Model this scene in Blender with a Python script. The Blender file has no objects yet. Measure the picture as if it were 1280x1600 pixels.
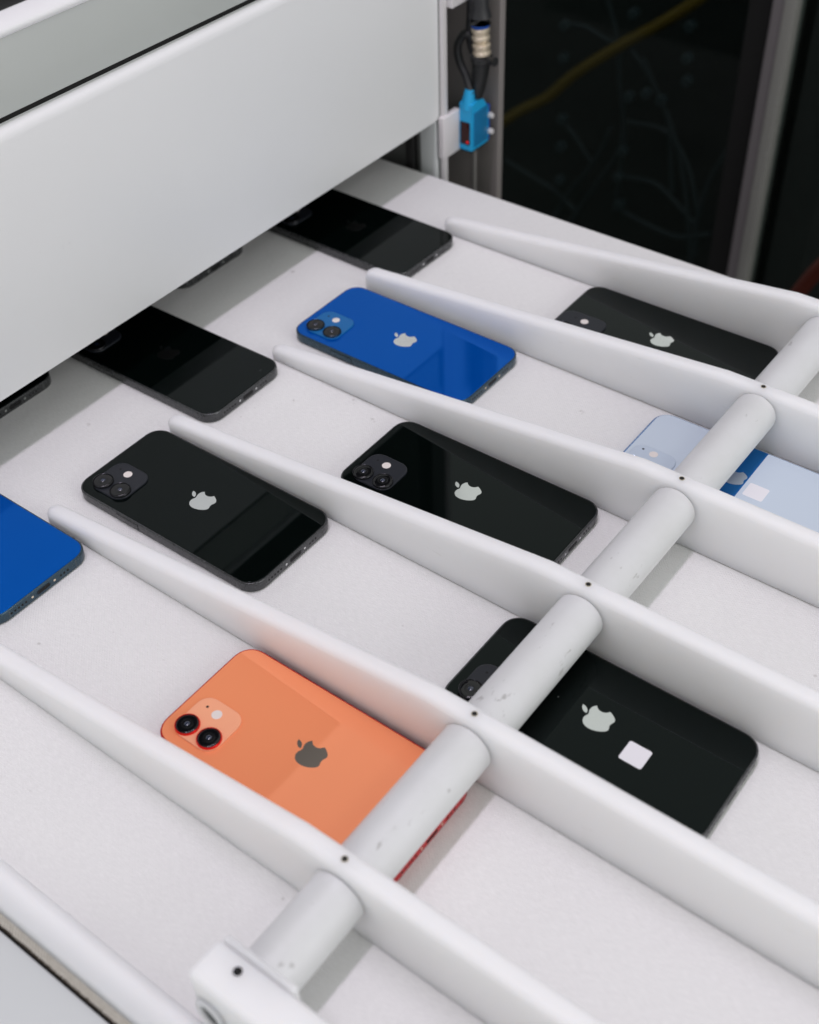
import bpy, bmesh, math, random, re
from mathutils import Vector, Matrix

S = 0.001                      # everything below is written in millimetres
scene = bpy.context.scene
col = scene.collection
random.seed(7)

# ------------------------------------------------------------------ camera
cam_d = bpy.data.cameras.new("camera")
cam = bpy.data.objects.new("camera", cam_d); col.objects.link(cam)
R = Vector((0.79680998, 0.60349649, -0.02976312))
U = Vector((-0.39736343, 0.56048266, 0.72660959))
F = Vector((-0.45518804, 0.567143, -0.68640561))
m = Matrix((R, U, -F)).transposed().to_4x4()
m.translation = Vector((0, 0, 502.768)) * S
cam.matrix_world = m
cam_d.sensor_fit = 'HORIZONTAL'; cam_d.sensor_width = 36
cam_d.lens = 1925.32 / 1280 * 36
cam_d.clip_start = 0.01; cam_d.clip_end = 50
cam_d.dof.use_dof = True
cam_d.dof.focus_distance = 0.70
cam_d.dof.aperture_fstop = 9.0
scene.camera = cam

# ------------------------------------------------------------------ world and lamps
w = bpy.data.worlds.new("World"); scene.world = w; w.use_nodes = True
bg = w.node_tree.nodes["Background"]
bg.inputs[0].default_value = (0.97, 1.0, 0.97, 1); bg.inputs[1].default_value = 1.0
# an even grey room with an added brighter side for the logos to reflect
_nt = w.node_tree
_tc = _nt.nodes.new('ShaderNodeTexCoord'); _dp = _nt.nodes.new('ShaderNodeVectorMath'); _dp.operation = 'DOT_PRODUCT'
_dp.inputs[1].default_value = Vector((-.40, .68, .62)).normalized()
_mr = _nt.nodes.new('ShaderNodeMapRange'); _mr.interpolation_type = 'SMOOTHSTEP'
_mr.inputs['From Min'].default_value = .72; _mr.inputs['From Max'].default_value = .95
_mr.inputs['To Min'].default_value = .49; _mr.inputs['To Max'].default_value = .66
_nt.links.new(_tc.outputs['Generated'], _dp.inputs[0]); _nt.links.new(_dp.outputs['Value'], _mr.inputs['Value'])
_nt.links.new(_mr.outputs[0], bg.inputs[1])

def lamp(name, loc, target, sx, sy, power, color=(1, 1, 1)):
    d = bpy.data.lights.new(name, 'AREA'); d.shape = 'RECTANGLE'
    d.size = sx; d.size_y = sy; d.energy = power; d.color = color
    o = bpy.data.objects.new(name, d); col.objects.link(o)
    o.location = loc
    o.rotation_euler = (Vector(target) - Vector(loc)).to_track_quat('-Z', 'Y').to_euler()
    return o
# long fluorescent fitting above the belt, running across it
k = lamp("overhead_light", (-0.415, 0.12, 2.15), (-0.415, 0.12, 0), 0.14, 1.5, 18.0, (0.95, 0.84, 1.0))
k.rotation_euler = (0, 0, 0)
# unseen overhead fill and two side fills, added to brighten panel and divider faces
k = lamp("overhead_light", (1.5, -0.2, 2.15), (1.5, -0.2, 0), 0.4, 3.0, 5.0, (1.0, 0.99, 0.995))
k.rotation_euler = (0, 0, 0)
lamp("side_fill", (2.5, 0.4, 1.0), (-0.3, 0.4, 0.05), 1.5, 1.2, 23.0, (1.0, 0.99, 0.995))
lamp("side_fill", (-1.2, -2.0, 1.15), (-0.3, 0.4, 0.05), 1.5, 1.2, 8.0, (1.0, 0.99, 0.995))

vs = scene.view_settings
vs.view_transform = 'Standard'; vs.look = 'None'; vs.exposure = 0.02; vs.gamma = 1
vs.use_curve_mapping = False
scene.cycles.use_denoising = True
scene.cycles.max_bounces = 8

# ------------------------------------------------------------------ materials
def srgb(r, g, b):
    f = lambda c: (c / 255 / 12.92) if c <= 10 else ((c / 255 + .055) / 1.055) ** 2.4
    return (f(r), f(g), f(b), 1)

class Mat:
    def __init__(s, name, base=(.5, .5, .5), rough=.5, metal=0., ior=1.45, **kw):
        s.m = bpy.data.materials.new(name); s.m.use_nodes = True
        s.nt = s.m.node_tree; s.b = s.nt.nodes["Principled BSDF"]
        s.set('Base Color', tuple(base[:3]) + (1,)); s.set('Roughness', rough)
        s.set('Metallic', metal); s.set('IOR', ior)
        for k_, v in kw.items(): s.set(k_.replace('_', ' '), v)
    def set(s, k_, v): s.b.inputs[k_].default_value = v
    def n(s, t, **kw):
        o = s.nt.nodes.new(t)
        for a, v in kw.items():
            if a.startswith('i_'): o.inputs[a[2:].replace('_', ' ')].default_value = v
            else: setattr(o, a, v)
        return o
    def l(s, a, b): s.nt.links.new(a, b)
    def coord(s, scale=(1, 1, 1), rot=(0, 0, 0), rnd=False):
        tc = s.n('ShaderNodeTexCoord'); mp = s.n('ShaderNodeMapping')
        mp.inputs['Scale'].default_value = scale; mp.inputs['Rotation'].default_value = rot
        if rnd:
            oi = s.n('ShaderNodeObjectInfo'); ad = s.n('ShaderNodeVectorMath', operation='ADD')
            ml = s.n('ShaderNodeMath', operation='MULTIPLY'); ml.inputs[1].default_value = 37.0
            s.l(oi.outputs['Random'], ml.inputs[0])
            s.l(tc.outputs['Object'], ad.inputs[0]); s.l(ml.outputs[0], ad.inputs[1])
            s.l(ad.outputs[0], mp.inputs[0])
        else:
            s.l(tc.outputs['Object'], mp.inputs[0])
        return mp.outputs[0]
    def noise(s, vec, scale=5, detail=4, rough=.55):
        o = s.n('ShaderNodeTexNoise'); o.inputs['Scale'].default_value = scale
        o.inputs['Detail'].default_value = detail; o.inputs['Roughness'].default_value = rough
        s.l(vec, o.inputs['Vector']); return o.outputs['Fac']
    def ramp(s, fac, p0, c0, p1, c1):
        o = s.n('ShaderNodeValToRGB'); e = o.color_ramp.elements
        f = lambda c: c if isinstance(c, tuple) else (c, c, c, 1)
        e[0].position = p0; e[0].color = f(c0); e[1].position = p1; e[1].color = f(c1)
        s.l(fac, o.inputs[0]); return o.outputs[0]
    def mix(s, fac, a, b, mode='MIX'):
        o = s.n('ShaderNodeMix', data_type='RGBA', blend_type=mode)
        for sock, v in ((o.inputs[0], fac), (o.inputs[6], a), (o.inputs[7], b)):
            if hasattr(v, 'is_output'): s.l(v, sock)
            else: sock.default_value = v if not isinstance(v, tuple) or len(v) == 4 else tuple(v) + (1,)
        return o.outputs[2]
    def bump(s, h, strength=.3, dist=.001, prev=None):
        o = s.n('ShaderNodeBump'); o.inputs['Strength'].default_value = strength
        o.inputs['Distance'].default_value = dist
        s.l(h, o.inputs['Height'])
        if prev: s.l(prev, o.inputs['Normal'])
        s.l(o.outputs[0], s.b.inputs['Normal']); return o.outputs[0]
    def color(s, sock): s.l(sock, s.b.inputs['Base Color'])
    def rough(s, sock): s.l(sock, s.b.inputs['Roughness'])

def make_belt(name, c0, c1, streak=1.0, weave=.4):
    M = Mat(name, rough=.62, ior=1.4)
    v = M.coord((60, 420, 60), (0, 0, math.radians(-9)))      # streaks a few mm long
    st = M.noise(v, 4.0, 3, .6)
    v2 = M.coord((1, 1, 1))
    big = M.noise(v2, 6, 3)
    mid = M.noise(v2, 160, 3)
    c = M.mix(M.ramp(st, .35, 0, .62, 1), c0, c1)
    c = M.mix(M.ramp(big, .3, 0, .75, .5), c, tuple(x * .93 for x in c1[:3]) + (1,))
    # sparse dark specks of dirt
    sp = M.noise(M.coord((1, 1, 1)), 95, 2)
    c = M.mix(M.ramp(sp, .74, 0, .80, .45), c, (.25, .23, .2, 1))
    M.color(c)
    wv = M.n('ShaderNodeTexWave', wave_type='BANDS', bands_direction='DIAGONAL')
    wv.inputs['Scale'].default_value = 330; wv.inputs['Distortion'].default_value = .4
    M.l(M.coord((1, 1, 0)), wv.inputs['Vector'])
    wv2 = M.n('ShaderNodeTexWave', wave_type='BANDS', bands_direction='DIAGONAL')
    wv2.inputs['Scale'].default_value = 330; wv2.inputs['Distortion'].default_value = .4
    M.l(M.coord((1, -1, 0)), wv2.inputs['Vector'])
    ad = M.n('ShaderNodeMath', operation='ADD')
    M.l(wv.outputs['Fac'], ad.inputs[0]); M.l(wv2.outputs['Fac'], ad.inputs[1])
    b1 = M.bump(ad.outputs[0], weave, .0004)
    M.bump(st, .35 * streak, .0008, b1)
    return M.m

M = {}
M['belt'] = make_belt("belt_pvc", (.87, .87, .86, 1), (.795, .795, .785, 1), 1.5, .28)
M['canvas'] = make_belt("belt_canvas", (.90, .87, .78, 1), (.70, .66, .57, 1), 1, 1.6)

x = Mat("milky_plastic", (.76, .75, .755), .6, ior=1.22)
v = x.coord((1, 1, 1), rnd=True)
big = x.noise(v, 9, 3); fine = x.noise(v, 300, 3)
c = x.mix(x.ramp(big, .35, 0, .7, 1), (.87, .87, .87, 1), (.845, .84, .84, 1))
gr = x.noise(x.coord((22, 260, 120), rnd=True), 1.6, 5, .7)
c = x.mix(x.ramp(gr, .66, 0, .80, .30), c, (.42, .41, .38, 1))
x.color(c); x.rough(x.ramp(fine, .3, .52, .7, .68)); x.bump(x.noise(v, 60, 3), .05, .001)
x.set('Subsurface Weight', 1.0); x.set('Subsurface Radius', (.018, .017, .016)); x.set('Subsurface Scale', 1.0)
M['plastic'] = x.m

x = Mat("painted_tube", (.64, .65, .66), .38, ior=1.4)
v = x.coord((1, 1, 1), rnd=True)
n1 = x.noise(v, 24, 5, .65); n2 = x.noise(x.coord((1, .45, 1), rnd=True), 170, 3, .6); n3 = x.noise(v, 38, 2)
c = x.mix(x.ramp(n1, .35, 0, .75, .9), (.67, .68, .685, 1), (.62, .63, .62, 1))
sc = x.ramp(n2, .635, 0, .70, 1); gate = x.ramp(n3, .48, 0, .60, 1)
mu = x.mix(1.0, sc, gate, 'MULTIPLY')
c = x.mix(x.mix(1.0, mu, (.5, .5, .5, 1), 'MULTIPLY'), c, (.18, .17, .15, 1))
x.color(c); x.rough(x.ramp(n1, .3, .34, .7, .5)); x.bump(n2, .12, .0006)
M['tube'] = x.m

def painted(name, c, rough=.35, var=.04, dirt=.25):
    x = Mat(name, c, rough)
    v = x.coord((1, 1, 1))
    n = x.noise(v, 5, 4); n2 = x.noise(v, 70, 4, .7)
    cc = x.mix(x.ramp(n, .3, 0, .7, 1), tuple(c) + (1,), tuple(a * (1 - var) for a in c) + (1,))
    cc = x.mix(x.ramp(n2, .70, 0, .82, dirt), cc, tuple(a * .5 for a in c) + (1,))
    x.color(cc); x.rough(x.ramp(n, .3, rough * .8, .7, rough * 1.25)); x.bump(x.noise(v, 900, 2), .04, .0005)
    return x.m
M['panel'] = painted("white_sheet_metal", (.85, .855, .86), .38)
M['band'] = painted("grey_green_metal", (.55, .575, .555), .45, .08)
M['frame_panel'] = painted("conveyor_side_paint", (.62, .645, .645), .3)
M['interior'] = painted("interior_metal", (.16, .165, .16), .4)
M['column'] = painted("brown_grey_anodised", (.25, .23, .22), .38)
M['column_light'] = painted("anodised_seam", (.34, .33, .31), .35)
M['steel'] = painted("cabinet_post_metal", (.19, .175, .18), .35)
M['steel_bright'] = painted("cabinet_post_bright", (.27, .27, .25), .3)
M['dark'] = Mat("dark_rubber", (.012, .012, .012), .5).m
M['black'] = Mat("black_plastic", (.02, .021, .022), .38).m
M['void'] = Mat("unlit_gap", (.006, .006, .006), .8).m
M['smoked'] = Mat("smoked_window", (.008, .012, .014), .06, ior=1.45).m
M['floor'] = painted("dark_floor", (.03, .03, .03), .6)
M['cabinet'] = painted("cabinet_interior", (.022, .026, .023), .6)
M['sensor'] = painted("cyan_plastic", (.02, .42, .80), .35)
M['sensor_side'] = painted("blue_plastic_face", (.02, .24, .52), .3, .4, .3)
M['knob_blue'] = painted("deep_blue_plastic", (.01, .08, .42), .35)
M['white_plastic'] = painted("white_plastic", (.76, .73, .74), .4)
M['lens_red'] = Mat("dark_red_window", (.03, .002, .003), .12).m
x = Mat("red_indicator", (.6, .01, .02), .3); x.set('Emission Color', (1, .02, .03, 1)); x.set('Emission Strength', .4)
M['led'] = x.m
M['brass'] = Mat("nickel_plug", (.72, .62, .48), .35, metal=.6).m
M['cable'] = Mat("cable_sheath", (.025, .026, .028), .45).m
M['cable_grey'] = Mat("grey_cable", (.034, .046, .048), .5).m
M['cable_yellow'] = Mat("yellow_cable", (.20, .12, .012), .5).m
M['hose'] = Mat("dark_red_hose", (.07, .012, .006), .5).m
M['sticker'] = Mat("white_paper_label", (.80, .79, .82), .45).m

x = Mat("cabinet_glass", (.5, .5, .5), .03)
nt = x.nt
tr = nt.nodes.new('ShaderNodeBsdfTransparent'); tr.inputs[0].default_value = (.7, .75, .74, 1)
gl = nt.nodes.new('ShaderNodeBsdfGlossy'); gl.inputs['Roughness'].default_value = .04
mx = nt.nodes.new('ShaderNodeMixShader'); mx.inputs[0].default_value = .035
nt.links.new(tr.outputs[0], mx.inputs[1]); nt.links.new(gl.outputs[0], mx.inputs[2])
nt.links.new(mx.outputs[0], nt.nodes['Material Output'].inputs[0])
M['glass'] = x.m

def phone_glass(name, c, ior=1.28, rough=.015, metal=0., tint=(1, 1, 1)):
    x = Mat(name, c, rough, ior=ior, metal=metal)
    x.set('Specular Tint', tuple(tint) + (1,))
    v = x.coord((1, 1, 1), rnd=True)
    vo = x.n('ShaderNodeTexVoronoi', feature='F1'); vo.inputs['Scale'].default_value = 75
    x.l(v, vo.inputs['Vector'])
    d = x.ramp(vo.outputs['Distance'], .018, 1, .035, 0)
    sep = x.n('ShaderNodeSeparateColor'); x.l(vo.outputs['Color'], sep.inputs[0])
    g = x.ramp(sep.outputs[0], .80, 0, .86, 1)
    mk = x.mix(1.0, d, g, 'MULTIPLY')
    cc = x.mix(mk, tuple(c) + (1,), (.35, .36, .36, 1))
    x.color(cc)
    sm = x.noise(v, 14, 4, .6)
    x.rough(x.ramp(sm, .45, rough, .75, rough + .05))
    return x.m
def phone_frame(name, c, rough=.26, metal=.7):
    x = Mat(name, c, rough, metal=metal)
    n = x.noise(x.coord((1, 1, 1), rnd=True), 220, 3)
    x.rough(x.ramp(n, .3, rough * .8, .7, rough * 1.3)); return x.m

PAL = {}
def palette(key, glass, frame, module, logo, ring, ior=1.28, lrough=.12, metal=0., tint=(.86, 1, 1)):
    PAL[key] = dict(
        glass=phone_glass(key + "_back_glass", glass, ior, metal=metal, tint=tint),
        frame=phone_frame(key + "_frame_metal", frame, metal=.25 if key == 'red' else .7),
        module=Mat(key + "_frosted_camera_glass", module, .33, ior=1.4).m,
        logo=Mat(key + "_mirror_logo", logo, lrough, metal=1.).m,
        ring=Mat(key + "_lens_ring", ring, .22, metal=.8).m,
        band=Mat(key + "_antenna_band", tuple(a * .6 + .02 for a in frame), .5).m)
palette('black', (.0008, .0020, .0017), (.085, .088, .09), (.014, .016, .022), (.74, .76, .755), (.035, .036, .04))
palette('blue', (.0, .080, .42), (.05, .085, .11), (.003, .125, .36), (.93, .94, .93), (.03, .05, .07), 1.36, .25, .35, (.0, .9, 1))
palette('red', (.95, .325, .15), (.50, .001, .008), (.90, .40, .23), (.24, .21, .18), (.75, .02, .02), 1.5, .3, .1, (1, .9, .8))
palette('pale', (.012, .12, .37), (.30, .38, .55), (.50, .58, .68), (.62, .66, .72), (.5, .57, .64), 1.4, .42, .2, (.3, .9, 1))
M['lens_glass'] = Mat("lens_glass", (.003, .003, .004), .03, ior=1.5).m
M['lens_inner'] = Mat("lens_barrel", (.006, .006, .007), .2, ior=1.45).m
M['lens_core'] = Mat("lens_core", (.012, .02, .05), .06, ior=1.9).m
M['flash'] = painted("flash_diffuser", (.80, .74, .70), .35, .1)
x = Mat("shadow_gap_film", (.55, .63, .72), .45); M['film'] = x.m

# ------------------------------------------------------------------ mesh helpers
def link(name, bm, mat, parent=None, loc=(0, 0, 0), smooth=30, recalc=True):
    me = bpy.data.meshes.new(name)
    if recalc: bmesh.ops.recalc_face_normals(bm, faces=bm.faces)
    bm.to_mesh(me); bm.free()
    if smooth:
        for p in me.polygons: p.use_smooth = True
        me.set_sharp_from_angle(angle=math.radians(smooth))
        for p in me.polygons:                      # big flat caps stay truly flat
            if len(p.vertices) > 8:
                p.use_smooth = False
    me.materials.append(mat)
    o = bpy.data.objects.new(name, me); col.objects.link(o)
    if parent: o.parent = parent
    o.location = Vector(loc) * S
    return o
def tag(o, label=None, cat=None, group=None, kind=None):
    for a, v_ in (('label', label), ('category', cat), ('group', group), ('kind', kind)):
        if v_: o[a] = v_
    return o
def empty(name, loc, rz=0):
    o = bpy.data.objects.new(name, None); col.objects.link(o)
    o.location = Vector(loc) * S; o.rotation_euler = (0, 0, rz); o.empty_display_size = .02
    return o
def box(bm, x0, x1, y0, y1, z0, z1, bev=0, seg=3):
    r = bmesh.ops.create_cube(bm, size=1)
    for v_ in r['verts']:
        v_.co = Vector(((x0 + x1) / 2 + v_.co.x * (x1 - x0), (y0 + y1) / 2 + v_.co.y * (y1 - y0), (z0 + z1) / 2 + v_.co.z * (z1 - z0))) * S
    if bev:
        es = set(e for v_ in r['verts'] for e in v_.link_edges)
        bmesh.ops.bevel(bm, geom=list(es), offset=bev * S, segments=seg, affect='EDGES', profile=.5)
def boxo(name, mat, b, bev=0, parent=None, seg=3, smooth=40):
    bm = bmesh.new(); box(bm, *b, bev=bev, seg=seg); return link(name, bm, mat, parent, smooth=smooth)
def loft(bm, loops, cap0=True, cap1=True, closed=True):
    vs_ = [[bm.verts.new(Vector(p) * S) for p in lp] for lp in loops]
    n = len(vs_[0])
    for a, b in zip(vs_, vs_[1:]):
        for i in range(n if closed else n - 1):
            j = (i + 1) % n
            bm.faces.new((a[i], a[j], b[j], b[i]))
    if cap0: bm.faces.new(vs_[0])
    if cap1: bm.faces.new(vs_[-1])
    return vs_
def rr(w_, h_, r, ins=0, seg=10, cx=0, cy=0, z=0, p=2.25):
    """rounded rectangle outline, w along y, h along x, slightly squircle corners"""
    out = []
    r0 = max(r - ins, .2); a, b = h_ / 2 - ins - r0, w_ / 2 - ins - r0
    for qx, qy, s0 in ((1, 1, 0), (-1, 1, 1), (-1, -1, 2), (1, -1, 3)):
        for i in range(seg + 1):
            t = math.pi / 2 * (s0 + i / seg)
            c_, s_ = math.cos(t), math.sin(t)
            e = 2 / p
            out.append((cx + qx * a + math.copysign(abs(c_) ** e, c_) * r0, cy + qy * b + math.copysign(abs(s_) ** e, s_) * r0, z))
    return out
def rr_solid(bm, w_, h_, r, prof, cx=0, cy=0, seg=10):
    loft(bm, [rr(w_, h_, r, ins, seg, cx, cy, z) for ins, z in prof])
def disc(bm, r, prof, cx=0, cy=0, n=36):
    loft(bm, [[(cx + (r - ins) * math.cos(2 * math.pi * i / n), cy + (r - ins) * math.sin(2 * math.pi * i / n), z) for i in range(n)] for ins, z in prof])
def tube(bm, pts, r, n=10, rad=None):
    pts = [Vector(p) for p in pts]; loops = []
    up = Vector((0, 0, 1))
    for i, p in enumerate(pts):
        t = (pts[min(i + 1, len(pts) - 1)] - pts[max(i - 1, 0)]).normalized()
        a = t.cross(up)
        if a.length < .01: a = t.cross(Vector((0, 1, 0)))
        a.normalize(); b = t.cross(a).normalized(); up = -b if (-b).dot(up) > 0 else b
        rr_ = rad[i] if rad else r
        loops.append([p + a * rr_ * math.cos(2 * math.pi * k_ / n) + b * rr_ * math.sin(2 * math.pi * k_ / n) for k_ in range(n)])
    loft(bm, loops)
def bez(ctrl, n=24):
    """Catmull-Rom through control points"""
    P = [Vector(c_) for c_ in ctrl]; P = [2 * P[0] - P[1]] + P + [2 * P[-1] - P[-2]]; out = []
    for i in range(1, len(P) - 2):
        for k_ in range(n):
            t = k_ / n
            out.append(.5 * ((2 * P[i]) + (P[i + 1] - P[i - 1]) * t + (2 * P[i - 1] - 5 * P[i] + 4 * P[i + 1] - P[i + 2]) * t * t + (3 * P[i] - P[i - 1] - 3 * P[i + 1] + P[i + 2]) * t ** 3))
    out.append(P[-2]); return out
def copy_tree(o, parent=None):
    c_ = o.copy(); col.objects.link(c_)
    if parent: c_.parent = parent
    for ch in list(o.children): copy_tree(ch, c_)
    return c_

# ------------------------------------------------------------------ setting
bm = bmesh.new(); box(bm, -6000, 6000, -4000, 6000, -920, -900)
tag(link("floor", bm, M['floor']), kind='structure')

# ------------------------------------------------------------------ conveyor
conv = empty("conveyor", (-300, 420, 0))
tag(conv, "white belt conveyor with a beige canvas edge carrying rows of smartphones", "conveyor")
def under(o, root):       # keep world coordinates while parenting
    o.parent = root; o.matrix_parent_inverse = root.matrix_world.inverted_safe() if False else Matrix.Translation(-root.location)
    return o
bm = bmesh.new()
prof = [(101.5, 0), (751, 0), (752, -.2), (752.8, -.9), (753, -2), (753, -16), (101.5, -16)]
loft(bm, [[(X, y, z) for y, z in prof] for X in (-1100, 700)])
under(link("belt", bm, M['belt']), conv)
bm = bmesh.new()
box(bm, -1100, 700, 97.6, 101.4, -3.2, -.15)
under(link("canvas_edge", bm, M['canvas'], smooth=0), conv)
# frayed dark threads along the cut edge of the belt
bm = bmesh.new()
X = -380.0
while X < -180:
    l_ = random.uniform(.1, .55); h_ = random.uniform(.2, .45)
    a = random.uniform(-.8, .8)
    box(bm, X, X + h_, 97.5 - l_, 97.75 + random.uniform(0, .35), -1.6 + random.uniform(-.5, .4), -.05 + random.uniform(-.3, .2))
    X += random.uniform(.22, .55)
under(link("frayed_threads", bm, Mat("dark_threads", (.05, .038, .028), .9).m, smooth=0), conv)
under(boxo("side_gap", M['void'], (-1100, 700, 96.3, 97.5, -30, -4)), conv)
under(boxo("side_panel", M['frame_panel'], (-1100, 700, -200, 96.2, -30, -1.6), .5), conv)
under(boxo("far_side_rail", M['interior'], (-1100, 700, 757, 790, -160, -70), 1.0), conv)
under(boxo("support_body", M['interior'], (-1080, 680, 102, 750, -300, -17), 0), conv)
# low guide strip on the near border
bm = bmesh.new()
prof = [(101.6, .2), (101.9, 2.5), (103.2, 4.6), (110.5, 8.4), (112.2, 8.9), (113.8, 8.7), (117.0, 6.6), (118.6, 4.0), (119.0, .2)]
loft(bm, [[(X_, y, z) for y, z in prof] for X_ in (-1000, -700, -400, -225, -150)])
gs = link("edge_guide", bm, M['plastic'], smooth=50)
tag(gs, "low white plastic guide strip lying along the near border of the belt", "guide strip")

# ------------------------------------------------------------------ lane dividers
T = 11.0
def top_h(X_, Hm, H0=9.0):
    t = (X_ + 505) / (505 - 222)
    if t >= 1: return Hm
    t = max(t, 0)
    h_ = H0 + (Hm - H0) * (t * .97 + .03 * t * t)
    k_ = max(0, (t - .88) / .12)
    return h_ + 0 * k_
def divider(y0, Hm, H0, label, x_end=420):
    xs = [0, .25, .7, 1.4, 2.4, 3.8, 5.5, 8, 14] + list(range(24, 283, 10)) + [283, 290, 300, 330, 400, 500, 505 + x_end]
    loops = []
    for d in xs:
        X_ = -505 + d
        hw = T / 2 if d >= 6 else math.sqrt(max(36 - (6 - d) ** 2, .04)) * T / 12
        h_ = top_h(X_, Hm, H0) * (1 if d >= 8 else (.70 + .30 * math.sqrt(1 - (1 - d / 8) ** 2)))
        r = min(3.9, h_ - 1.2, hw - .05)
        c_ = y0 + T / 2; z0 = .7
        lp = [(X_, c_ - hw + .5 * (hw > 2), z0), (X_, c_ - hw, z0 + .8)]
        for i in range(9):
            a = math.pi / 2 * i / 8; lp.append((X_, c_ - hw + r * (1 - math.cos(a)), h_ - r + r * math.sin(a)))
        for i in range(9):
            a = math.pi / 2 * (1 - i / 8); lp.append((X_, c_ + hw - r * (1 - math.cos(a)), h_ - r + r * math.sin(a)))
        lp += [(X_, c_ + hw, z0 + .8), (X_, c_ + hw - .5 * (hw > 2), z0)]
        loops.append(lp)
    bm = bmesh.new(); loft(bm, loops)
    for v_ in bm.verts: v_.co -= Vector((-197.6, y0 + T / 2, 0)) * S
    o = link("lane_divider", bm, M['plastic'], loc=(-197.6, y0 + T / 2, 0), smooth=60)
    tag(o, label, "lane divider", "white lane dividers standing on the belt")
    # countersunk screw over the tube
    bm = bmesh.new(); disc(bm, 1.7, [(0, Hm - .5), (0, Hm + .10), (.35, Hm + .16)], n=20)
    rim = link("screw_hole", bm, Mat("yellowed_rim", (.5, .46, .36), .5).m, o)
    bm = bmesh.new(); disc(bm, 1.25, [(0, Hm - .5), (0, Hm + .22), (.3, Hm + .26)], n=20)
    link("screw", bm, M['void'], rim)
    return o
DIV = [
    (188.2, 46.4, 8.6, "white divider on the near side of the orange phone with red lens rings"),
    (282.4, 44.6, 10.6, "white divider directly behind the orange phone, catching its warm reflection"),
    (383.1, 44.4, 12.6, "white divider behind the stickered black phone, its tip beside the loose black phone"),
    (482.5, 43.8, 9.1, "white divider on the near side of the blue phone with silver logo"),
    (585.5, 42.6, 16.6, "white divider directly behind the blue phone with silver logo"),
    (684.0, 45.5, 11.6, "farthest white divider, standing at the back border of the belt"),
]
for y0, Hm, H0, lab in DIV: divider(y0, Hm, H0, lab)

# ------------------------------------------------------------------ cross tubes
def cross_tube(y0, y1, label):
    L = y1 - y0; bm = bmesh.new(); n = 64; R_ = 13.3
    st = [(R_ - .5, .05), (R_, .5), (R_, L * .25), (R_, L * .5), (R_, L * .75), (R_, L - .5), (R_ - .5, L - .05)]
    loft(bm, [[(r * math.cos(2 * math.pi * i / n), y, r * math.sin(2 * math.pi * i / n)) for i in range(n)] for r, y in st])
    o = link("spacer_tube", bm, M['tube'], loc=(-197.4, y0, 26.6), smooth=40)
    tag(o, label, "spacer tube", "white round tubes joining the dividers")
cross_tube(141.6, 188.2, "shortest white tube, joining the clamp block with the hole to the first divider")
cross_tube(199.2, 282.4, "white tube lying across the bottom end of the orange-red phone")
cross_tube(293.4, 383.1, "white tube crossing the camera end of the black phone that has a white sticker")
cross_tube(394.1, 482.5, "scuffed white tube over bare belt with two dark nicks near its far end")
cross_tube(493.5, 585.5, "white scratched tube crossing the pale blue phone")
cross_tube(596.5, 684.0, "farthest white tube, just past the end of the black phone at the right")

# ------------------------------------------------------------------ clamp block at the near end
cb = empty("clamp_block", (-200, 129, 0))
tag(cb, "white rounded clamp block with a dark round hole on top, near the lower edge", "clamp block")
under(boxo("block_body", M['plastic'], (-217, 60, 118.9, 137.6, 9.2, 46.2), 3.2, seg=5), cb)
under(boxo("flange", M['plastic'], (-215.5, -177.5, 137.7, 141.5, 6, 44.6), 1.8, seg=4), cb)
bm = bmesh.new(); disc(bm, 1.95, [(0, 45), (0, 46.26), (.1, 46.30)], cx=-200.3, cy=131.2, n=28)
under(link("hole", bm, M['void']), cb)
bm = bmesh.new()
for r0, yy in ((0, 0),):
    pts = [(-207 + 6.5 * math.cos(t), 118.6, 21 + 9.5 * math.sin(t)) for t in [2 * math.pi * i / 40 for i in range(41)]]
    tube(bm, pts, 1.7, 10)
under(link("slot_rim", bm, M['plastic'], smooth=60), cb)
bm = bmesh.new()
loft(bm, [[(-207 + 5.2 * math.cos(t), y, 21 + 8.2 * math.sin(t)) for t in [2 * math.pi * i / 30 for i in range(30)]] for y in (120.5, 118.75)])
under(link("slot", bm, Mat("dark_green_slot", (.02, .035, .03), .4).m), cb)

# ------------------------------------------------------------------ smartphones
PATHS = ["M12.152 6.896c-.948 0-2.415-1.078-3.96-1.04-2.04.027-3.91 1.183-4.961 3.014-2.117 3.675-.546 9.103 1.519 12.09 1.013 1.454 2.208 3.09 3.792 3.039 1.52-.065 2.09-.987 3.935-.987 1.831 0 2.35.987 3.96.948 1.637-.026 2.676-1.48 3.676-2.948 1.156-1.688 1.636-3.325 1.662-3.415-.039-.013-3.182-1.221-3.22-4.857-.026-3.04 2.48-4.494 2.597-4.559-1.429-2.09-3.623-2.324-4.39-2.376-2-.156-3.675 1.09-4.61 1.09",
         "M15.53 3.83c.843-1.012 1.4-2.427 1.245-3.83-1.207.052-2.662.805-3.532 1.818-.78.896-1.454 2.338-1.273 3.714 1.338.104 2.715-.688 3.56-1.702"]
def path_pts(d, n=8):
    mx_, my_, rest = re.match(r'M([\d.]+) ([\d.]+)c(.*)', d).groups()
    nums = [float(a) for a in re.findall(r'-?(?:\d+\.\d+|\.\d+|\d+)', rest)]
    p = Vector((float(mx_), float(my_))); out = []
    for i in range(0, len(nums) - 5, 6):
        a, b, c_ = (p + Vector(nums[i + j:i + j + 2]) for j in (0, 2, 4))
        for k_ in range(n):
            t = k_ / n; out.append((1 - t) ** 3 * p + 3 * (1 - t) ** 2 * t * a + 3 * (1 - t) * t * t * b + t ** 3 * c_)
        p = c_
    return out
def emblem(bm, cx, cy, size, z0, z1):
    k_ = size / 24.0
    for d in PATHS:
        pts = path_pts(d)
        loops = [[(cx + (p.y - 12) * k_, cy + (p.x - 11.9) * k_, z) for p in pts] for z in (z0, z1)]
        loft(bm, loops)

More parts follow.
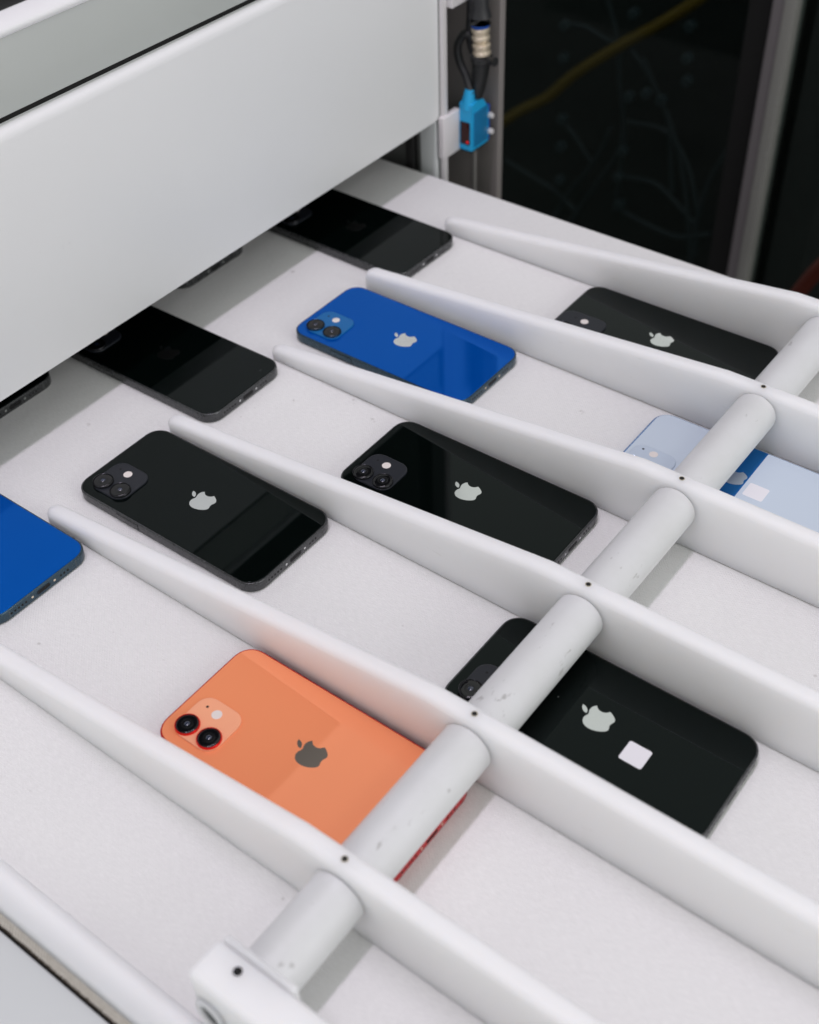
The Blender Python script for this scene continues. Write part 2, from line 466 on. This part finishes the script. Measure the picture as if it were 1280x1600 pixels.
def phone(key, W, L, label, cx, cy, deg, group="smartphones lying face down on the belt", sticker=None, film=False, logo_c=72.0, wide=False):
    P = PAL[key]
    root = empty("smartphone", (cx, cy, .15), math.radians(deg))
    tag(root, label, "smartphone", group)
    x0, y0 = -L / 2, -W / 2                     # local origin: camera end, near side
    r = 11.8
    bm = bmesh.new()
    rr_solid(bm, W, L, r, [(.55, .25), (.15, .55), (0, 1.0), (0, 6.2), (.15, 6.75), (.45, 7.02)], seg=12)
    fr = link("frame", bm, P['frame'], root, smooth=50)
    bm = bmesh.new()
    rr_solid(bm, W, L, r, [(1.5, .0), (1.2, .3), (1.2, .4)], seg=12)
    link("screen", bm, M['lens_glass'], root)
    bm = bmesh.new()
    rr_solid(bm, W, L, r, [(.95, 6.7), (.95, 7.05), (1.05, 7.27), (1.3, 7.40)], seg=12)
    gl_ = link("back_glass", bm, P['glass'], root, smooth=60)
    bm = bmesh.new(); emblem(bm, x0 + logo_c, 0, 18.2 if L > 140 else 17.0, 7.2, 7.425)
    link("logo", bm, P['logo'], root, smooth=20)
    # camera module
    mc = (x0 + 20.6, y0 + 19.9)
    bm = bmesh.new()
    mw, ml = (31.0 if W > 70 else 26.0, 33.5 if W > 70 else 29) if wide else (27.4, 27.6)
    if wide: mc = (x0 + wide[2], y0 + wide[3])
    rr_solid(bm, mw, ml, 8.2, [(0, 7.2), (0, 8.15), (.12, 8.4), (.45, 8.52)], cx=mc[0], cy=mc[1], seg=10)
    cm = link("camera_module", bm, P['module'], root, smooth=60)
    for lx, ly in (((10.5, wide[4]), (27.0, wide[4])) if wide else ((12.9, 13.0), (27.6, 13.2))):
        bm = bmesh.new(); disc(bm, 6.45, [(0, 8.3), (0, 9.5), (.12, 9.8), (.35, 9.92), (.55, 9.8), (.6, 9.3)], x0 + lx, y0 + ly, 48)
        ln = link("camera_lens", bm, P['ring'], cm, smooth=50)
        bm = bmesh.new()
        loft(bm, [[(x0 + lx + q * math.cos(2 * math.pi * i / 40), y0 + ly + q * math.sin(2 * math.pi * i / 40), z) for i in range(40)]
                  for q, z in ((5.88, 9.55), (5.85, 9.72), (5.0, 9.84), (3.3, 9.90), (2.6, 9.90))], cap0=False)
        link_gl = link("lens_cover", bm, M['lens_glass'], cm, smooth=80)
        bm = bmesh.new(); disc(bm, 3.1, [(0, 9.80), (0, 9.93), (.35, 9.97)], x0 + lx, y0 + ly, 32); link("lens_barrel", bm, M['lens_inner'], cm)
        bm = bmesh.new()
        loft(bm, [[(x0 + lx + q * math.cos(2 * math.pi * i / 24), y0 + ly + q * math.sin(2 * math.pi * i / 24), z) for i in range(24)]
                  for q, z in ((1.5, 9.9), (1.3, 10.05), (.9, 10.2), (.4, 10.28))], cap0=False)
        link("lens_core", bm, M['lens_core'], cm, smooth=80)
    bm = bmesh.new(); disc(bm, 2.75, [(0, 8.4), (0, 8.58), (.2, 8.64)], x0 + (wide[0] if wide else 20.3), y0 + (wide[1] if wide else 26.3), 32)
    link("flash", bm, M['flash'], cm)
    bm = bmesh.new(); disc(bm, .75, [(0, 8.4), (0, 8.55)], x0 + (wide[0] - 7.6 if wide else 13.0), y0 + (wide[1] + 1 if wide else 27.2), 16)
    link("microphone", bm, M['void'], cm)
    # side key on the near long edge, keys on the far edge
    bm = bmesh.new(); rr_w = 3.0
    box(bm, x0 + 37.5, x0 + 55.0, y0 - .38, y0 + .4, 2.0, 5.4, bev=.25)
    link("side_button", bm, P['frame'], root)
    bm = bmesh.new(); box(bm, x0 + 37.1, x0 + 55.4, y0 - .04, y0 + .3, 1.6, 5.8, bev=.1); link("button_gap", bm, M['void'], root)
    for a, b in ((27, 31.5), (38, 48), (51, 61)):
        bm = bmesh.new(); box(bm, x0 + a, x0 + b, -y0 - .4, -y0 + .38, 2.0, 5.4, bev=.25); link("volume_button", bm, P['frame'], root)
    # bottom end: port, screws, grilles, antenna bands
    xe = L / 2
    def slot(name, mat, yc, zc, wy, hz, out, par=root):
        bm = bmesh.new(); n = 20
        a, r_ = (wy - hz) / 2, hz / 2
        pr_ = []
        for i in range(n):
            t = 2 * math.pi * i / n; s_ = a if math.cos(t) >= 0 else -a
            pr_.append((s_ + r_ * math.cos(t), r_ * math.sin(t)))
        loft(bm, [[(X_, yc + p, zc + q) for p, q in pr_] for X_ in (xe - .5, xe + out)])
        return link(name, bm, mat, par)
    rim = slot("charging_port", P['ring'], 0, 3.7, 10.0, 3.3, .06)
    slot("port_opening", M['void'], 0, 3.7, 8.9, 2.3, .09, rim)
    for s_ in (-1, 1): slot("screw", M['brass'] if key != 'black' else P['logo'], s_ * 8.0, 3.7, 1.6, 1.5, .07)
    for side, k0 in ((1, 3), (-1, 5)):
        bm = bmesh.new()
        for i in range(k0):
            yc = side * (12.6 + i * 2.55)
            loft(bm, [[(X_, yc + .72 * math.cos(2 * math.pi * j / 14), 3.7 + .72 * math.sin(2 * math.pi * j / 14)) for j in range(14)] for X_ in (xe - .5, xe + .07)])
        link("speaker_grille", bm, M['void'], root)
    for sx, sy in ((1, 1), (1, -1)):
        bm = bmesh.new(); box(bm, xe - .8, xe + .03, sy * 24.0 - .45, sy * 24.0 + .45, .9, 6.3); link("antenna_band", bm, P['band'], root)
        bm = bmesh.new(); box(bm, sx * (xe - 14.0) - .45, sx * (xe - 14.0) + .45, sy * (W / 2 - .8) - 0, sy * (W / 2 + .03), .9, 6.3); link("antenna_band", bm, P['band'], root)
    if film:
        for a, b in ((-L / 2 + 1.0, -18.0), (8.0, L / 2 - 1.0)):
            pass
    if sticker:
        sx_, sy_ = sticker; bm = bmesh.new()
        rr_solid(bm, 12.2, 12.4, 1.3, [(0, 7.38), (0, 7.50), (.05, 7.52)], cx=x0 + sx_, cy=y0 + sy_, seg=5)
        link("sticker", bm, M['sticker'], root)
    return root

phone('black', 71.5, 146.7, "black phone on bare belt with its whole back and its side button in view", -435.1, 345.1, .26)
phone('blue', 71.5, 146.7, "bright blue phone with silver logo and both camera lenses fully in view", -435.1, 544.1, -.02)
phone('black', 71.5, 146.7, "black phone right of the centre, twin cameras partly behind the divider, no sticker", -311.1, 442.9, .48)
phone('red', 71.5, 146.7, "orange-backed phone with red frame and red-ringed lenses, end hidden under a white tube", -264.2, 244.3, .24)
phone('black', 71.5, 146.7, "black phone with a blank square white sticker on its back, crossed by a tube", -162.6, 344.1, -.14, sticker=(99.2, 28.0))
phone('black', 71.5, 146.7, "black phone in the far lane at the right, single flash dot showing above the divider", -291.5, 643.9, .65, wide=(20.1, 24.1, 19.0, 17.0, 9.6))
phone('black', 71.5, 146.7, "black phone in the farthest occupied spot, half under the machine panel beside a divider tip", -558.6, 643.0, -.99)
phone('black', 71.5, 146.7, "black phone with a dim grey logo half in the shade under the machine panel", -559.4, 439.8, .65)
phone('blue', 71.5, 146.7, "blue phone cut off by the left border of the photo, only its port end visible", -533.9, 243.8, 0)
phone('black', 71.5, 146.7, "dark phone mostly hidden under the panel at the left border, only its rounded end showing", -679.0, 344.0, 0)
phone('black', 71.5, 146.7, "dark phone deep under the panel between the two half-shaded black phones", -686.0, 542.5, 0)
pf = phone('pale', 64.2, 131.5, "pale blue phone with white film and a blank square sticker, crossed by a scratched tube", -189.0, 545.6, .3, sticker=(82.6, 27.0), logo_c=64.5, wide=(17.6, 21.8, 18.5, 14.0, 7.0))
# film split in two; gap shaped as the tube's shadow bares deeper blue glass
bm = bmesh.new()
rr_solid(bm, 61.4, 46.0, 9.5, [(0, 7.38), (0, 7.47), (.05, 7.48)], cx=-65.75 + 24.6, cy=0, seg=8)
link("shadow_gap_film", bm, M['film'], pf)
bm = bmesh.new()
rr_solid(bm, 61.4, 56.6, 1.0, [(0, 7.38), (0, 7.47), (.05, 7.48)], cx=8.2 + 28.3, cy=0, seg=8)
link("shadow_gap_film", bm, M['film'], pf)

# ------------------------------------------------------------------ machine
mach = empty("machine_housing", (-700, 300, 0))
tag(mach, "light grey machine housing with a wide front panel hanging over the belt", "machine")
def mp(name, mat, b, bev=0, seg=3): return under(boxo(name, mat, b, bev, seg=seg), mach)
bm = bmesh.new()
prof = [(-583, 46), (-566.5, 44.4), (-565.3, 45.2), (-565, 46.5), (-565, 192.5), (-565.4, 195.5), (-566.8, 198.2), (-569, 200), (-572, 200.6), (-583, 200.6)]
loft(bm, [[(X_, y, z) for X_, z in prof] for y in (-200, 100, 400, 763.6)])
under(link("front_panel", bm, M['panel'], smooth=40), mach)
mp("panel_gap", M['void'], (-640, -571, -200, 763, 198, 204))
mp("grey_band", M['band'], (-640, -568.5, -200, 763, 204.2, 244.0), .6)
bm = bmesh.new()
prof = [(-640, 244.2), (-568, 244.2), (-565.5, 245.2), (-564.6, 247.2), (-565.5, 249.4), (-568, 250.6), (-572, 254.0), (-640, 254)]
loft(bm, [[(X_, y, z) for X_, z in prof] for y in (-200, 763)])
under(link("top_rail", bm, M['panel'], smooth=50), mach)
mp("window_gasket", M['dark'], (-640, -575, -200, 763, 254.1, 262), 1)
mp("window", M['smoked'], (-640, -580, -200, 763, 262.1, 600), 0)
mp("interior_roof", M['void'], (-1300, -584, -200, 763, 56, 198), 0)  # coloured near-black to deepen the shade under the panel
mp("side_wall", M['interior'], (-1300, -563.5, 764.0, 769, -120, 600), .5)
mp("wall_edge", M['white_plastic'], (-564.2, -560.6, 763.8, 769.4, -60, 600), .4)
mp("inner_post", M['dark'], (-596, -588, 757, 763.5, -60, 56), .5)
mp("inner_channel", M['frame_panel'], (-582, -566, 759.5, 763.7, -60, 43.5), .5)
mp("back_wall", M['void'], (-1300, -1290, -200, 763, -100, 56), 0)  # blackened like the roof, so the shade inside stays dark

# column behind the belt corner
colm = empty("frame_column", (-570, 830, -900))
tag(colm, "brown-grey metal column with a pale vertical seam, behind the blue sensor", "metal column")
under(boxo("profile", M['column'], (-640, -567.5, 815, 824, -900, 330), 1), colm)
under(boxo("profile", M['column'], (-564.0, -541.5, 815.5, 823, -900, 330), 1), colm)
under(boxo("seam_strip", M['column_light'], (-567.4, -564.1, 814.2, 823, -900, 329), .5), colm)
hb = boxo("upper_bracket", M['white_plastic'], (-563.5, -555.5, 769.6, 840, 134.5, 300), 1.0)
tag(hb, "white bracket at the top of the photo above the cable plug", "bracket")

# ------------------------------------------------------------------ sensor
sen = empty("photo_sensor", (-552, 782, 14))
tag(sen, "cyan blue optical sensor with a dark red window, on the machine corner", "sensor")
def sp_(name, mat, b, bev=0): return under(boxo(name, mat, b, bev), sen)
bm = bmesh.new()
pr = [(14.5, 782), (14.5, 806), (44, 806), (54, 799), (56.5, 790), (54, 782)]
prz = [(-557.8, a) for a in ()]
loft(bm, [[(X_, y, z) for z, y in pr] for X_ in (-557.8, -557.2, -546.2, -545.6)])
under(link("sensor_body", bm, M['sensor'], smooth=20), sen)
sp_("side_cover", M['sensor_side'], (-545.6, -544.8, 785, 804, 17, 47), .3)
sp_("sensor_window", M['lens_red'], (-556.6, -547.4, 781.3, 782.1, 19.5, 39), .6)
bm = bmesh.new(); disc(bm, 1.1, [(0, 0), (0, .5)], n=16)
o = link("indicator_light", bm, M['led'], loc=(-549.3, 781.4, 22.2)); o.rotation_euler = (math.pi / 2, 0, 0); under(o, sen)
bm = bmesh.new(); tube(bm, [(-552.0, 786, 50), (-551.5, 786, 58), (-550.8, 786.5, 66)], 4, 14, rad=[5.6, 5.0, 3.8]); under(link("neck", bm, M['sensor']), sen)
for z, q in ((36.5, 'a'), (22.5, 'b')):
    bm = bmesh.new(); tube(bm, [(-548, 808, z), (-544.0, 808, z), (-542.2, 808, z)], 2.2, 14, rad=[2.6, 2.6, 2.0]); under(link("adjusting_knob", bm, M['white_plastic']), sen)
sp_("knob_rail", M['knob_blue'], (-556, -545.9, 806.1, 809.2, 14.5, 46), .8)
sp_("base_edge", M['dark'], (-557, -546, 782.5, 806, 12.6, 14.4), .3)
br = boxo("sensor_bracket", M['white_plastic'], (-564.0, -558.0, 760.5, 783.5, 12.6, 48.8), 1.0)
tag(br, "small white mounting plate holding the blue sensor", "bracket")

plug = empty("cable_plug", (-548, 792, 60))
tag(plug, "black and beige cable plug with a ring nut, hanging above the blue sensor", "cable plug")
bm = bmesh.new(); tube(bm, [(-546.5, 792, 58), (-545.6, 792, 66), (-544, 792, 80), (-543.2, 792, 89)], 4, 18, rad=[3.2, 5.2, 6.6, 7.4]); under(link("plug_boot", bm, M['black']), plug)
bm = bmesh.new(); tube(bm, [(-543.2, 792, 88.5), (-543.1, 792, 89.2), (-543, 792, 93.5), (-542.9, 792, 94.2)], 4, 22, rad=[7.8, 8.9, 8.9, 8.0]); under(link("ring_nut", bm, M['black']), plug)
bm = bmesh.new(); tube(bm, [(-536, 791, 91.5), (-531, 790, 92.2), (-528.5, 789.5, 92.4)], 3, 14, rad=[3.4, 3.0, 3.6]); under(link("nut_tab", bm, M['black']), plug)
bm = bmesh.new(); z = 94.5; pts = []; rad = []
for i in range(22):
    pts.append((-543 - i * .08, 792, z + i)); rad.append((6.6 if (i // 3) % 2 else 7.3) - (0.8 if i in (9, 10) else 0))
tube(bm, pts, 4, 20, rad=rad); under(link("metal_sleeve", bm, M['brass'], smooth=25), plug)
bm = bmesh.new(); tube(bm, [(-544.8, 792, 116.2), (-544.9, 792, 119)], 4, 20, rad=[7.2, 7.2]); under(link("blue_ring", bm, M['knob_blue']), plug)
bm = bmesh.new(); tube(bm, [(-545, 792, 119), (-545, 792, 124), (-545.3, 792, 132), (-545.5, 792, 170), (-545, 792, 260)], 4, 20, rad=[8.6, 9.0, 6.8, 6.2, 6.2]); under(link("cable", bm, M['cable']), plug)
bm = bmesh.new(); tube(bm, bez([(-549.5, 786, 62), (-556, 789, 74), (-564, 791, 84), (-566.5, 792, 96), (-561, 793, 106), (-555, 795, 104), (-551, 796, 94)]), 3.3, 12)
lc = link("looped_cable", bm, M['cable'], smooth=60)
tag(lc, "black cable looping from the top of the blue sensor beside the plug", "cable")
bm = bmesh.new(); tube(bm, bez([(-554, 797, 92), (-557.5, 797, 104), (-556, 796, 120), (-555, 795, 134), (-555.5, 795, 200)]), 4.2, 12)
tag(link("hanging_cable", bm, M['cable'], smooth=60), "thick black cable hanging down behind the beige plug", "cable")

# ------------------------------------------------------------------ cabinet in the background
cab = empty("cable_cabinet", (-500, 1300, -900))
tag(cab, "dark glazed cabinet with loose cables inside, blurred behind the conveyor", "cabinet")
def cp(name, mat, b, bev=0): return under(boxo(name, mat, b, bev), cab)
cp("back_panel", M['cabinet'], (-1500, 500, 1420, 1430, -890, 420))
cp("side_panel", M['cabinet'], (-1510, -1500, 1250, 1430, -890, 420))
cp("side_panel", M['cabinet'], (500, 510, 1250, 1430, -890, 420))
cp("top_panel", M['cabinet'], (-1510, 510, 1250, 1430, 420, 430))
cp("glass_door", M['glass'], (-1495, -512, 1254, 1257, -890, 417))
cp("glass_door", M['glass'], (-462, 495, 1254, 1257, -890, 417))
cp("inner_divider", Mat("dark_grey_panel", (.06, .058, .055), .5).m, (-462, 495, 1300, 1306, -890, 417))
cp("door_stile", M['void'], (-516, -488.1, 1246, 1260, -890, 417), 1)
cp("post", M['steel'], (-488, -475.1, 1240, 1265, -890, 417), 1)
cp("post_trim", M['steel_bright'], (-475, -462.5, 1238, 1265, -890, 417), 1)
# the loose cables; kept as separate things so each can be lifted out
def px(u, v, Y):
    f = 1925.32; d = F + R * ((u - 640) / f) - U * ((v - 800) / f)
    t = Y / d.y; return Vector((0, 0, 502.768)) + d * t
def cable(ctrl, r, mat, label, name="loose_cable", Y=1330):
    bm = bmesh.new(); tube(bm, bez([px(a, b, Y + (c_[0] if c_ else 0)) for a, b, *c_ in ctrl], 14), r, 10)
    tag(link(name, bm, M[mat], smooth=60), label, "cable", None if name != "loose_cable" else "grey cables inside the dark cabinet")
YB = Y0 = 1330
# written as real points inside the cabinet (mm)
cable([(770, 200), (815, 172), (855, 152), (895, 118), (935, 92), (985, 62), (1030, 38), (1090, 0), (1140, -40)], 7.5, 'cable_yellow', "yellow cable sweeping upward inside the dark cabinet", "yellow_cable")
CABLES = [
    ([(884, 38), (915, 42), (950, 62), (990, 75)], "short grey cable from the topmost left connector toward the middle"),
    ([(1005, 90), (1030, 150), (1050, 200), (1070, 290), (1080, 420)], "long grey cable falling down the right half of the dark cabinet"),
    ([(790, 250), (830, 275), (870, 300), (900, 330)], "grey cable slanting down beside the metal column at the left of the cabinet"),
    ([(955, 200), (930, 250), (890, 300), (862, 345), (840, 380)], "grey cable slanting down to the left, nearer the column of the crossing pair"),
    ([(975, 190), (965, 240), (930, 290), (890, 350)], "grey cable slanting down to the left, farther from the column of the pair"),
    ([(880, 190), (900, 215), (925, 255)], "shortest grey cable, hanging from a connector in the left column"),
    ([(950, 0), (965, 60), (968, 130), (975, 210), (960, 330)], "grey cable hanging straight down the middle, crossed by the yellow cable"),
    ([(985, 75), (1010, 110), (1030, 150), (1045, 195), (1050, 300)], "grey cable running just left of the long falling cable"),
    ([(970, 275), (1020, 285), (1050, 310), (1085, 350)], "grey cable arching to the right from the middle connectors"),
    ([(1140, 230), (1110, 280), (1090, 340), (1085, 400)], "grey cable nearest the metal post of the dark cabinet"),
    ([(980, 190), (1040, 205), (1075, 260), (1090, 330)], "grey cable arching to the right above the other arching cable"),
    ([(965, 325), (1010, 350), (1060, 370), (1110, 365)], "lowest grey cable, sagging just above the far border of the belt"),
]
for a, lab in CABLES: cable(a, 3.0, 'cable_grey', lab)
GC = Mat("grey_connector", (.045, .062, .066), .5).m
CONN = [(884, 38, "topmost connector of the left column"), (882, 90, "second connector from the top of the left column"),
        (880, 185, "third connector down the left column"), (878, 228, "fourth connector down the left column"),
        (876, 280, "lowest connector of the left column"), (975, 235, "uppermost connector of the lower middle column"),
        (968, 275, "middle connector of the lower middle column"), (970, 318, "lowest connector of the lower middle column"),
        (1080, 40, "topmost connector of the right column"), (1076, 90, "middle connector of the right column"),
        (1075, 125, "lowest connector of the right column"), (1012, 145, "middle one of three connectors set side by side"),
        (1035, 155, "rightmost of three connectors set side by side"), (985, 150, "leftmost of three connectors set side by side"),
        (992, 20, "single connector above the yellow cable near the top")]
for a, b, lab in CONN:
    p = px(a, b, 1325); bm = bmesh.new()
    tube(bm, [p + Vector((0, -8, 0)), p + Vector((0, -7, 0)), p + Vector((0, 2, 0)), p + Vector((0, 4, 0))], 6, 14, rad=[4.5, 6.5, 6.5, 5])
    tag(link("cable_connector", bm, GC), "grey round connector in the dark cabinet, " + lab, "connector", "round connectors inside the dark cabinet")
bm = bmesh.new(); tube(bm, bez([px(1225, 490, 1180), px(1252, 452, 1180), px(1285, 415, 1180), px(1330, 380, 1180)]), 9, 14)
tag(link("hose", bm, M['hose'], smooth=60), "dark red hose crossing the lower right of the dark background", "hose")
